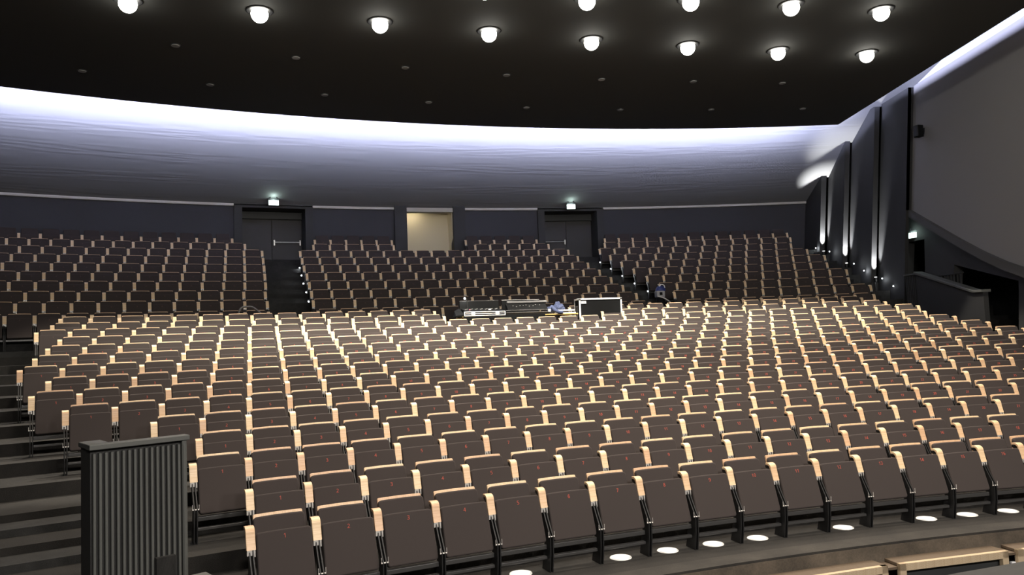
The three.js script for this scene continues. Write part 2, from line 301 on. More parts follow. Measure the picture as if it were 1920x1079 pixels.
// exit signs
function exitSign(pos, ry, label) {
  const c = document.createElement('canvas'); c.width = 128; c.height = 72; const x = c.getContext('2d');
  x.fillStyle = '#eafff6'; x.fillRect(0, 0, 128, 72); x.fillStyle = '#c9f2e2';
  x.beginPath(); x.arc(40, 20, 6, 0, 7); x.fill(); x.fillRect(36, 28, 9, 18); x.fillRect(28, 44, 10, 12); x.fillRect(44, 44, 12, 6); x.fillRect(80, 14, 20, 42); x.fillRect(56, 32, 18, 5);
  const t = new THREE.CanvasTexture(c); t.colorSpace = THREE.SRGBColorSpace;
  const g = group('exit_sign', pos, ry);
  part('housing', rbox(0.36, 0.25, 0.07, 0, 0.02, -0.035), M.dark, g);
  part('face', new THREE.BoxGeometry(0.33, 0.165, 0.01).translate(0, 0, 0.006), mat(0.8, 0.8, 0.8, 0.5, { emissive: new THREE.Color(1, 1, 1), emissiveMap: t, emissiveIntensity: 2.2 }), g);
  part('bracket', join([box(0.02, 0.1, 0.02, -0.1, 0.17, -0.035), box(0.02, 0.1, 0.02, 0.1, 0.17, -0.035)]), M.dark, g);
  const l = new THREE.PointLight(new THREE.Color(0.75, 1, 0.92), 0.35, 4); l.position.copy(pos).add(V(Math.sin(ry) * 0.1, 0.12, Math.cos(ry) * 0.1)); l.castShadow = true; scene.add(l);
  tag(g, label, 'exit sign');
}
exitSign(pol(R_REAR - 0.5, -0.4058, 7.26), 0.4037, 'glowing exit sign above the double door at the left aisle');
exitSign(pol(R_REAR - 0.5, -0.1690, 7.24), 0.1664, 'glowing exit sign above the double door at the right aisle');
exitSign(V(12.60, 5.02, -24.36), -1.25, 'small glowing exit sign over the side doorway in the right wall');

// ---------------------------------------------------------------- ceiling lamps
function downlight(x, z, lit, label, grp, power = 60, angle = 0.685, color = WARM) {
  const g = group('ceiling_lamp', V(x, CEIL, z), 0);
  part('trim_ring', new THREE.LatheGeometry(!lit ? [[0.085, 0.0], [0.105, 0.0], [0.107, -0.01], [0.085, -0.014]].map((p) => new THREE.Vector2(...p)) : [[0.17, 0.01], [0.255, 0.0], [0.26, -0.012], [0.235, -0.022], [0.17, -0.012]].map((p) => new THREE.Vector2(...p)), 20), lit ? M.black : M.dark, g);
  if (lit) {
    part('bulb', new THREE.SphereGeometry(0.165, 20, 14).translate(0, -0.075, 0), M.glow, g);  // globe shape stands for the round glare of the lamp
    const l = new THREE.SpotLight(color, LAMP_POWER * power, 0, angle, 0.06, 2); l.position.set(x, CEIL - 0.12, z); l.target.position.set(x, 0, z); l.castShadow = true; l.shadow.radius = 6; l.shadow.mapSize.set(256, 256); scene.add(l); scene.add(l.target);
  } else part('lens', new THREE.CylinderGeometry(0.085, 0.085, 0.03, 20).translate(0, -0.015, 0), M.offlens, g);
  tag(g, label, 'ceiling lamp', grp);
}
{
  const A = [[-6.96, -14.19], [-4.72, -14.87], [-2.49, -15.6], [-0.28, -16.31], [1.98, -17.02], [4.25, -17.57], [6.52, -18.14], [8.81, -18.55]];
  const words = ['first', 'second', 'third', 'fourth', 'fifth', 'sixth', 'seventh', 'eighth'];
  A.forEach(([x, z], k) => downlight(x, z, true, `lit ceiling lamp, ${words[k]} from the left in the rearmost lit row`, 'lit ceiling lamps', [95, 140, 175, 175, 175, 175, 175, 160][k], [0.655, 0.67, 0.685, 0.685, 0.685, 0.685, 0.685, 0.54][k], WHITER));
  const B2 = [[1.68, -14.87], [3.76, -15.1], [5.91, -15.54], [7.96, -15.99]];
  B2.forEach(([x, z], k) => downlight(x, z, true, `lit ceiling lamp, ${['fourth', 'third', 'second', 'first'][k]} from the right in the second lit row`, 'lit ceiling lamps', 38, k === 3 ? 0.52 : 0.685));
  for (let k = 0; k < 3; k++) { const p = pol(31.8, -0.335 - k * 0.067); downlight(p.x, p.z, true, 'unseen lit ceiling lamp continuing the second lit row above the left seats', 'unseen lit ceiling lamps over the front seats'); }
  for (const [R, n, pw] of [[29.4, 6, 28], [27.0, 6, 28], [24.6, 6, 28]]) for (let k = 0; k < n; k++) { const p = pol(R, -0.10 - k * 0.066); downlight(p.x, p.z, true, 'unseen lit ceiling lamp in the rows out of view above the front seats', 'unseen lit ceiling lamps over the front seats', pw); }  // rows out of view, carrying the lamp grid on to light the front seats
  const off1 = [[-7.03, -16.41], [-4.71, -17.39], [-2.35, -18.31], [0.07, -19.12], [2.51, -19.72], [4.98, -20.18], [7.47, -20.6]];
  off1.forEach(([x, z], k) => downlight(x, z, false, `unlit recessed lamp, ${words[k]} from the left in the front unlit row`, 'unlit ceiling lamps'));
  const off2 = [[-9.75, -17.7], [-7.28, -18.98], [-4.71, -20.1], [-2.09, -21.08], [0.61, -21.93], [3.37, -22.5], [6.13, -22.86], [8.95, -23.13]];
  off2.forEach(([x, z], k) => downlight(x, z, false, `faint unlit recessed lamp, ${words[k]} from the left in the rear unlit row`, 'unlit ceiling lamps'));
  // unseen stage lights behind the camera, placed to light the seat fronts
  for (const [x, z] of [[1, 2.5], [4.5, 2], [8, 1.2]]) {
    const g = group('unseen_stage_light', V(x, 6.0, z), 0);
    part('housing', rbox(1.3, 0.14, 0.5, 0, 0.08, 0), M.black, g); part('diffuser', box(1.2, 0.02, 0.4, 0, 0, 0), mat(0.9, 0.9, 0.9, 0.5, { emissive: new THREE.Color(1, 0.93, 0.86), emissiveIntensity: 3 }), g); part('yoke', join([box(0.02, 0.05, 0.5, -0.66, 0.1, 0), box(0.02, 0.05, 0.5, 0.66, 0.1, 0), box(1.34, 0.04, 0.05, 0, 0.2, 0)]), M.black, g);
    g.rotation.x = 0.95;
    tag(g, 'unseen flat lamp over the stage behind the camera, lighting the seat fronts', 'work light', 'unseen lights over the stage');
    const l = new THREE.RectAreaLight(new THREE.Color(1, 0.93, 0.86), UNSEEN_STAGE_POWER, 1.2, 0.4); l.position.set(x, 6.0 - 0.03, z - 0.04); l.lookAt(V(x - 1.5, 2.0, z - 14)); scene.add(l);
  }
}

// ---------------------------------------------------------------- seats
const font = await new FontLoader().loadAsync('fonts/droid/droid_sans_regular.typeface.json');
const TILT = 0.311;
const G = {};
{
  const pad = (w0, w1, h, d, r, bev) => {             // front view of a cushion, slightly crowned
    const s = new THREE.Shape(), a = w0 / 2 - bev, b = w1 / 2 - bev, t = h / 2 - bev;
    s.moveTo(-a + r, -t); s.lineTo(a - r, -t); s.quadraticCurveTo(a, -t, a, -t + r); s.lineTo(b, t - r); s.quadraticCurveTo(b, t, b - r, t); s.quadraticCurveTo(0, t + 0.006, -b + r, t); s.quadraticCurveTo(-b, t, -b, t - r); s.lineTo(-a, -t + r); s.quadraticCurveTo(-a, -t, -a + r, -t);
    return new THREE.ExtrudeGeometry(s, { depth: d - 2 * bev, bevelEnabled: true, bevelSize: bev, bevelThickness: bev, bevelSegments: 2, curveSegments: 4 }).translate(0, 0, -d + bev);   // front face at z = 0
  };
  G.seat = pad(0.472, 0.460, 0.455, 0.075, 0.02, 0.012).rotateX(-TILT).translate(0, 0.5075, 0.05);
  G.back = pad(0.446, 0.44, 0.41, 0.05, 0.025, 0.014).rotateX(-0.29).translate(0, 0.620, -0.150);
  G.shell = pad(0.43, 0.424, 0.42, 0.024, 0.012, 0.004).rotateX(-0.29).translate(0, 0.626, -0.209);
  G.backTall = pad(0.446, 0.43, 0.55, 0.05, 0.03, 0.014).rotateX(-0.29).translate(0, 0.690, -0.172);
  G.shellTall = pad(0.43, 0.415, 0.54, 0.024, 0.02, 0.004).rotateX(-0.29).translate(0, 0.684, -0.227);
  const arm = new THREE.Shape(); arm.moveTo(-0.125, 0.768); arm.lineTo(-0.095, 0.772); arm.quadraticCurveTo(-0.045, 0.770, -0.034, 0.735); arm.quadraticCurveTo(-0.018, 0.66, 0.008, 0.596); arm.lineTo(-0.011, 0.592); arm.quadraticCurveTo(-0.036, 0.66, -0.05, 0.722); arm.quadraticCurveTo(-0.06, 0.75, -0.095, 0.752); arm.lineTo(-0.125, 0.749); arm.closePath();
  G.arm = side(arm, 0.076, 0, 0.003);
  G.bracket = join([box(0.042, 0.046, 0.02, -0.014, 0.573, 0.0), box(0.014, 0.058, 0.016, 0.026, 0.566, 0.002)]);
  const plate = [[-0.06, 0], [0.12, 0], [0.15, 0.18], [0.157, 0.345], [0.06, 0.49], [0.004, 0.59], [-0.022, 0.585], [-0.045, 0.735], [-0.16, 0.742], [-0.16, 0.715], [-0.08, 0.69], [-0.05, 0.54], [0.045, 0.355], [0.0, 0.2]];
  G.stanchion = join([side(plate, 0.011, -0.014), side(plate, 0.011, 0.014)]);
  G.hinge = join([new THREE.CylinderGeometry(0.007, 0.007, 0.066, 8).rotateZ(Math.PI / 2).translate(0, 0.345, 0.148), box(0.004, 0.05, 0.004, -0.031, 0.368, 0.15), box(0.004, 0.05, 0.004, 0.031, 0.368, 0.15)]);
  G.rail1 = rbox(0.505, 0.045, 0.06, 0, 0.235, 0.05, 0.008); G.rail2 = rbox(0.505, 0.03, 0.05, 0, 0.135, 0.06, 0.006);
}
const armAt = (g, x) => g.clone().translate(x, 0, 0);
const GL = { arm: armAt(G.arm, -0.275), bracket: armAt(G.bracket, -0.275), stanchion: armAt(G.stanchion, -0.275), hinge: armAt(G.hinge, -0.275) };
const GR = { arm: armAt(G.arm, 0.275), bracket: armAt(G.bracket, 0.275), stanchion: armAt(G.stanchion, 0.275), hinge: armAt(G.hinge, 0.275) };
const numberGeo = new Map();
function numberOf(n) {
  if (!numberGeo.has(n)) {
    const g = new TextGeometry(String(n), { font, size: 0.035, depth: 0.0012, curveSegments: 2, bevelEnabled: false }); g.computeBoundingBox(); const b = g.boundingBox;
    g.translate(-(b.min.x + b.max.x) / 2, -(b.min.y + b.max.y) / 2, 0);
    numberGeo.set(n, g.translate(0, 0.174, 0.0005).rotateX(-TILT).translate(0, 0.5075, 0.05));
  }
  return numberGeo.get(n);
}
// every row: blocks of [angle of the first left arm, arc length of one seat, first number, number of seats]
const blocks = [];
{
  const A = [-0.49449, -0.48896, -0.50380, -0.49793, -0.51180, -0.54279, -0.55466, -0.54817, -0.55912, -0.55312, -0.54755, -0.54196, -0.55224];
  const S = [0.55014, 0.55183, 0.54268, 0.54483, 0.54701, 0.54777, 0.55045, 0.55096, 0.55112, 0.55265, 0.55373, 0.55477, 0.55558];
  const n = [40, 40, 40, 40, 40, 40, 40, 40, 35, 35, 35, 35, 37];
  for (let i = 1; i <= 13; i++) blocks.push([i, A[i - 1] - 0.5 * S[i - 1] / row(i).R, S[i - 1], 1, n[i - 1]]);
  blocks.push([14, -0.55223, 0.5569, 1, 15], [14, -0.18332 - 2 * 0.559 / 36.94, 0.559, 24, 14]);
  blocks.push([15, -0.54787, 0.5566, 1, 15], [15, -0.18569 - 3 * 0.559 / 37.81, 0.559, 23, 15]);
  const s = 0.55, L = (i, endArm, cnt) => blocks.push([i, endArm - cnt * s / row(i).R, s, 1, cnt]);
  const span = (i, a, b, first) => { const c = Math.round((b - a) * row(i).R / s); blocks.push([i, a, (b - a) * row(i).R / c, first, c]); return c; };
  L(16, -0.43187, 12);
  const lEnd = { 17: [-0.4577, 2, 12], 18: [-0.4417, 1, 12], 19: [-0.4388, 1, 13], 20: [-0.4366, 1, 13], 21: [-0.4345, 1, 14], 22: [-0.4326, 1, 14], 23: [-0.4309, 1, 14], 24: [-0.4283, 0, 14], 25: [-0.43564, 0, 13] };
  for (const k in lEnd) { const [a, e, c] = lEnd[k]; L(+k, a + e * s / row(+k).R, c); }
  span(16, -0.4005, -0.1614, 13);
  const mid = { 17: [-0.4004, -0.1645], 18: [-0.3979, -0.1672], 19: [-0.3964, -0.1701], 20: [-0.3951, -0.1732], 21: [-0.3943, -0.1768], 22: [-0.3930, -0.1796], 23: [-0.3918, -0.1823] };
  for (const k in mid) span(+k, mid[k][0], mid[k][1], 13);
  span(24, -0.3797, -0.3191, 13); span(24, -0.2542, -0.1936, 18); span(25, -0.3766, -0.3182, 13); span(25, -0.2588, -0.2002, 18);
  const right = { 16: [-0.1323, 0.0113], 17: [-0.1346, 0.0184], 18: [-0.1378, 0.0118], 19: [-0.1411, 0.0189], 20: [-0.1453, 0.0116], 21: [-0.1491, 0.0176], 22: [-0.1526, 0.0109], 23: [-0.156, 0.0046], 24: [-0.1462, 0.0113], 25: [-0.1422, 0.0137] };
  for (const k in right) span(+k, right[k][0], right[k][1], 30);
}
const ord = ['front row', 'second row from the front', 'third row from the front', 'fourth row from the front', 'fifth row from the front', 'sixth row from the front', 'seventh row from the front', 'eighth row from the front', 'ninth row from the front', 'tenth row from the front', 'eleventh row from the front'];
const ONES = ['', 'first', 'second', 'third', 'fourth', 'fifth', 'sixth', 'seventh', 'eighth', 'ninth', 'tenth', 'eleventh', 'twelfth', 'thirteenth', 'fourteenth', 'fifteenth', 'sixteenth', 'seventeenth', 'eighteenth', 'nineteenth'];
const nthWord = (n) => n < 20 ? ONES[n] : (n < 30 ? ['twentieth', 'twenty-'][+(n > 20)] : ['thirtieth', 'thirty-'][+(n > 30)]) + (n % 10 ? ONES[n % 10] : '');
const SINGLE_ROWS = 11, restSeat = [], restTop = [], restEnd = [], restNumbers = [], singles = [];
const wm = () => M.wood[rnd() < 0.45 ? 0 : rnd() < 0.6 ? 1 : 2];
function dress(g, n, last) {
  const pad = part('seat_pad', G.seat, M.fabric, g); part('seat_number', numberOf(n), M.red, pad);
  part('backrest', G.back, M.fabric, g); part('back_shell', G.shell, wm(), g);
  for (const set of last ? [GL, GR] : [GL]) { part('armrest', set.arm, wm(), g); part('bracket', set.bracket, M.zinc, g); const st = part('stanchion', set.stanchion, M.black, g); part('hinge', set.hinge, M.zinc, st); }
  part('rail', G.rail1, M.rail, g); part('rail', G.rail2, M.rail, g);
}
for (const [i, th0, s, first, count] of blocks) {
  const { R, F } = row(i), dth = s / R;
  for (let k = 0; k < count; k++) {
    const th = th0 + (k + 0.5) * dth, p = pol(R, th, F), n = first + k;
    const rx = p.x / -p.z; if (rx > 0.668 || p.z > -3) continue;          // to the right of the picture
    const q = pol(R, th + dth), last = k === count - 1 || q.x / -q.z > 0.668;
    if (i <= SINGLE_ROWS) {
      const g = group('theatre_seat', p, -th); dress(g, n, last);
      tag(g, `${n < 20 ? 'brown ' : ''}theatre seat, ${nthWord(n)} from the left in the ${ord[i - 1]}, marked ${n}`, 'theatre seat', 'theatre seats with wooden armrests'); singles.push(g);
    } else {
      const m = new THREE.Matrix4().makeRotationY(-th).setPosition(p); (i === 25 ? restTop : restSeat).push(m); if (last) restEnd.push(m);
      restNumbers.push(clean(numberOf(n)).applyMatrix4(m));
    }
  }
}
{
  const g = group('theatre_seats', V(0, 0, 0)); g.userData.kind = 'stuff'; g.userData.label = 'hundreds of dark tip-up theatre seats in the rear rows'; 
  const pieces = [[G.seat, M.fabric], [G.back, M.fabric], [G.shell, M.wood[0]], [GL.arm, M.wood[1]], [GL.bracket, M.zinc], [GL.stanchion, M.black], [G.rail1, M.rail]];
  const inst = (name, list, ps) => { const im = new THREE.InstancedMesh(mergeGeometries(ps.map((p) => clean(p[0])), true), ps.map((p) => p[1]), list.length); list.forEach((m, k) => im.setMatrixAt(k, m)); im.instanceMatrix.needsUpdate = true; im.name = name; im.userData.kind = 'stuff'; setShadow(im); g.add(im); };
  inst('seat', restSeat, pieces);
  inst('rear_row_seat', restTop, pieces.map((p, k) => k === 1 ? [G.backTall, M.fabric] : k === 2 ? [G.shellTall, M.fabric] : p));
  inst('end_armrest', restEnd, [[GR.arm, M.wood[1]], [GR.bracket, M.zinc], [GR.stanchion, M.black]]);
  const nm = part('seat_number', mergeGeometries(restNumbers), M.redfar, g); nm.userData.kind = 'stuff';
}
console.log('single seats', singles.length, 'rest', restSeat.length);

// round white floor discs under the front row
for (const k of [5, 7, 8, 9, 10, 12, 14, 15, 16]) {
  const th = -0.49449 + (k - 1) * 0.55014 / row(1).R; const g = group('floor_disc', pol(row(1).R, th, 0), -th);
  part('rim', new THREE.LatheGeometry([[0.092, 0], [0.092, 0.006], [0.108, 0.006], [0.112, 0.0]].map((p) => new THREE.Vector2(...p)), 28), M.white, g);
  part('lens', new THREE.CylinderGeometry(0.094, 0.096, 0.006, 28).translate(0, 0.003, 0), M.disc, g);  // weak glow in the material keeps the disc bright white
  tag(g, `round white floor disc on the carpet under the ${nthWord(k)} front-row seat`, 'floor disc', 'white discs along the front row');
}
// aisle lights on the ends of the rows
function aisleLight(R, th, y, label, grp, x) {
  const g = x ? group('aisle_light', x, 0) : localAt(R, th, y, 'aisle_light');
  part('housing', rbox(0.05, 0.06, 0.05, 0, 0.02, -0.02, 0.008), M.black, g); part('lens', new THREE.SphereGeometry(0.022, 10, 8).translate(0, 0, 0.012), M.dot, g);
  const l = new THREE.PointLight(new THREE.Color(0.9, 0.95, 1), 0.25, 3); l.position.copy(g.position).add(V(0, -0.01, 0.02)); l.castShadow = true; l.shadow.radius = 1; scene.add(l);
  tag(g, label, 'aisle light', grp);
}
const nth = ['lowest', 'second lowest', 'third lowest', 'fourth lowest', 'topmost', 'topmost'];
[-0.3964, -0.3951, -0.3943, -0.3930, -0.3918].forEach((a, k) => aisleLight(row(19 + k).R - 0.12, a - 0.055 / row(19 + k).R, row(19 + k).F + 0.2, `small white step light beside the left upper aisle, ${nth[k]} of five`, 'step lights of the left aisle'));
[-0.1411, -0.1453, -0.1491, -0.1526, -0.156].forEach((a, k) => aisleLight(row(19 + k).R - 0.12, a - 0.055 / row(19 + k).R, row(19 + k).F + 0.27, `small white step light beside the right upper aisle, ${nth[k]} of five`, 'step lights of the right aisle'));
[[12.0, 3.46, -24.6], [11.95, 3.75, -25.2], [11.72, 4.08, -25.95], [11.6, 4.36, -26.4], [11.62, 5.0, -28.4], [11.56, 5.26, -29.5]].forEach((p, k) => aisleLight(0, 0, 0, `white step light at the right wall foot, ${['lowest', 'second lowest', 'third lowest', 'third from the top', 'second from the top', 'topmost'][k]} of six`, 'step lights along the right wall', V(...p)));

// uplights and pilasters at the steps of the right wall
[[11.157, 11.458, -29.36, 5.10, 'rear'], [11.26, 11.53, -27.52, 4.47, 'middle'], [11.427, 11.688, -25.64, 3.82, 'front']].forEach(([xa, xb, z, y, w], k) => {
  const top = [10.4, 10.4, 9.5][k], c = (x0, yy, zz) => V(XW(x0, yy), yy, zz), wmain = (xb - xa) * 0.62;
  const pil = structure('pilaster', slab8([c(xa, 2, z), c(xa, 2, z + 0.08), c(xa + wmain, 2, z + 0.08), c(xa + wmain, 2, z)], [c(xa, top, z), c(xa, top, z + 0.08), c(xa + wmain, top, z + 0.08), c(xa + wmain, top, z)]), M.panel);
  structure('pilaster', slab8([c(xa + wmain, 2, z - 0.2), c(xa + wmain, 2, z), c(xb + 0.12, 2, z), c(xb + 0.12, 2, z - 0.2)], [c(xa + wmain, top, z - 0.2), c(xa + wmain, top, z), c(xb + 0.12, top, z), c(xb + 0.12, top, z - 0.2)]), M.panel);
  const x = XW(xa, y) + wmain / 2 + 0.01, g = group('uplight', V(x, y, z + 0.2), 0);
  part('housing', new THREE.CylinderGeometry(0.05, 0.045, 0.14, 14).translate(0, -0.08, 0), M.black, g); part('lens', new THREE.CylinderGeometry(0.04, 0.04, 0.012, 14), mat(0.9, 0.9, 0.9, 0.4, { emissive: new THREE.Color(1, 1, 0.96), emissiveIntensity: 5 }), g);
  part('post', box(0.03, 0.6, 0.03, 0, -0.42, -0.05), M.black, g);
  tag(g, `${w} uplight washing a pilaster of the right wall`, 'uplight', 'uplights of the right wall');
  const l = new THREE.SpotLight(new THREE.Color(0.97, 0.98, 1), 170, 0, 0.36, 0.9, 2); l.position.set(x, y + 0.03, z + 0.2); l.target.position.set(x + 0.33, y + 4, z - 0.2); l.castShadow = true; l.shadow.mapSize.set(256, 256); scene.add(l, l.target);
});
// small wall speaker
{
  const g = group('wall_speaker', V(12.56, 8.03, -23.25), -1.25);
  part('cabinet', rbox(0.2, 0.36, 0.2, 0, 0, 0.16, 0.02), M.caseblack, g); part('grille', rbox(0.17, 0.32, 0.02, 0, 0, 0.265, 0.01), M.black, g); part('bracket', join([box(0.05, 0.05, 0.1, 0, 0, 0.02), box(0.12, 0.2, 0.015, 0, 0, -0.02)]), M.black, g);
  tag(g, 'small black loudspeaker on a bracket high on the grey right wall', 'loudspeaker');
}
// slatted balustrade and parapet of the side stairs on the right
function slatted(g, w, h, n, cap, x0 = 0, mtl = M.slat, d = 0.09) {
  part('panel', box(w, h, 0.03, x0 + w / 2, h / 2, -0.015), M.portal, g);
  const p = w / n; for (let k = 0; k < n; k++) part('slat', rbox(p * 0.52, h - 0.04, 0.05, x0 + (k + 0.5) * p, h / 2 - 0.01, 0.025, 0.008), mtl, g);
  if (cap) part('cap', rbox(w + 0.04, 0.045, d, x0 + w / 2, h + 0.022, 0.0, 0.006), mtl, g);
}
{
  const g = group('stair_parapet', V(11.75, 1.6, -23.3), -Math.PI / 2 + 0.02);   // local x runs along +z of the hall
  const body = new THREE.Shape([[0.75, 0], [3.9, 0], [3.9, 1.36], [3.55, 1.36], [0.75, 2.08]].map((p) => new THREE.Vector2(...p)));
  const ext = (s, d) => new THREE.ExtrudeGeometry(s, { depth: d, bevelEnabled: true, bevelSize: 0.008, bevelThickness: 0.008, bevelSegments: 1 }).rotateY(0);
  part('wall_panel', ext(body, 0.12).translate(0, 0, -0.12), M.panel, g);
  const cap = new THREE.Shape([[0.7, 2.09], [3.55, 1.37], [3.92, 1.37], [3.92, 1.42], [3.57, 1.42], [0.72, 2.14]].map((p) => new THREE.Vector2(...p)));
  part('cap', ext(cap, 0.24).translate(0, 0, -0.18), M.slat, g);
  for (let k = 0; k < 7; k++) part('slat', rbox(0.055, 2.0, 0.05, 0.06 + k * 0.1, 1.05, -0.05, 0.01), M.panel, g);
  part('back_panel', box(0.75, 2.0, 0.03, 0.37, 1.05, -0.1), M.portal, g);
  part('end_cap', rbox(0.78, 0.05, 0.16, 0.37, 2.09, -0.08), M.slat, g);
  g.rotation.y = -Math.PI / 2; g.position.set(11.8, 1.62, -23.5);
  tag(g, 'dark stair parapet with a sloping grey cap below the side doorway', 'parapet');
  const g2 = group('stair_railing', V(12.5, 2.4, -23.6), -Math.PI / 2); for (let k = 0; k < 12; k++) part('baluster', box(0.03, 1.2, 0.03, 0.1 + k * 0.16, 0.6, 0), M.portal, g2); part('handrail', rbox(2.0, 0.04, 0.05, 1, 1.22, 0), M.portal, g2);
  tag(g2, 'low dark railing of upright bars behind the stair parapet', 'railing');
}
// slatted balustrade at the left, beside the front rows
{
  const F = V(-3.615, 0, -6.67), E2 = V(-3.03, 0, -7.19), top = EYE - 0.75, w = Math.hypot(E2.x - F.x, E2.z - F.z), ry = Math.atan2(-(E2.z - F.z), E2.x - F.x);
  const g = group('balustrade', V(F.x, 0, F.z), ry), base = -0.15, h = top - 0.045 - base; g.position.y = base;
  slatted(g, w, h, 17, true, 0, M.slat, 0.13);
  part('end_post', rbox(0.045, h, 0.09, w - 0.02, h / 2, 0.0), M.slat, g);
  const d = 0.28;
  part('return_wall', box(0.16, h, d, 0.08, h / 2, -d / 2 - 0.03), M.portal, g); part('return_cap', rbox(0.18, 0.045, d, 0.075, h + 0.022, -d / 2 - 0.06), M.slat, g);
  part('plinth', box(0.16, 0.42, 0.06, w * 0.74, 0.26 + 0.15, 0.07), M.aisle, g);
  tag(g, 'dark grey slatted balustrade with a flat cap beside the left aisle', 'balustrade');
  const s = group('step_block', V(-2.86, -0.15, -6.78), ry); part('tread', rbox(0.46, 0.04, 0.34, 0, 0.44, 0), M.slat, s); part('base', box(0.44, 0.42, 0.32, 0, 0.21, 0), M.dark, s);
  tag(s, 'low dark step at the foot of the slatted balustrade', 'step');
}
// beige framed pit front in front of the first riser
{
  const y = -0.15;
  [['leftmost', -0.2955, 1.42], ['middle', -0.2343, 1.32], ['right', -0.1762, 1.32]].forEach(([w, th, L], k) => {
    const g = localAt(24.72, th, y, 'pit_front_panel'), b = 0.075, h = 0.85;
    part('ledge', rbox(L, 0.03, 0.24, 0, -0.015, -0.12, 0.004), M.ledge, g);
    part('frame', join([rbox(L, b, 0.05, 0, -b / 2, 0.02, 0.004), rbox(L, b, 0.05, 0, -h + b / 2, 0.02, 0.004), rbox(b, h, 0.05, -L / 2 + b / 2, -h / 2, 0.02, 0.004), rbox(b, h, 0.05, L / 2 - b / 2, -h / 2, 0.02, 0.004)]), M.beige, g);
    part('infill', box(L - 0.1, h - 0.1, 0.02, 0, -h / 2, -0.04), M.dark, g);
    if (k) part('catch', join([box(0.05, 0.02, 0.03, -L / 2 - 0.03, -0.14, 0.0), box(0.02, 0.04, 0.02, -L / 2 - 0.02, -0.16, 0.0)]), M.alu, g);
    tag(g, `beige framed panel with dark infill below the front row, ${['left end of the visible ones', 'middle one of three', 'right end at the picture edge'][k]}`, 'panel', 'beige framed panels along the stage pit');
  });
  structure('trim_4', arc(24.72, 24.93, -0.5, 0.0, y - 0.06, y - 0.035), M.ledge);
}

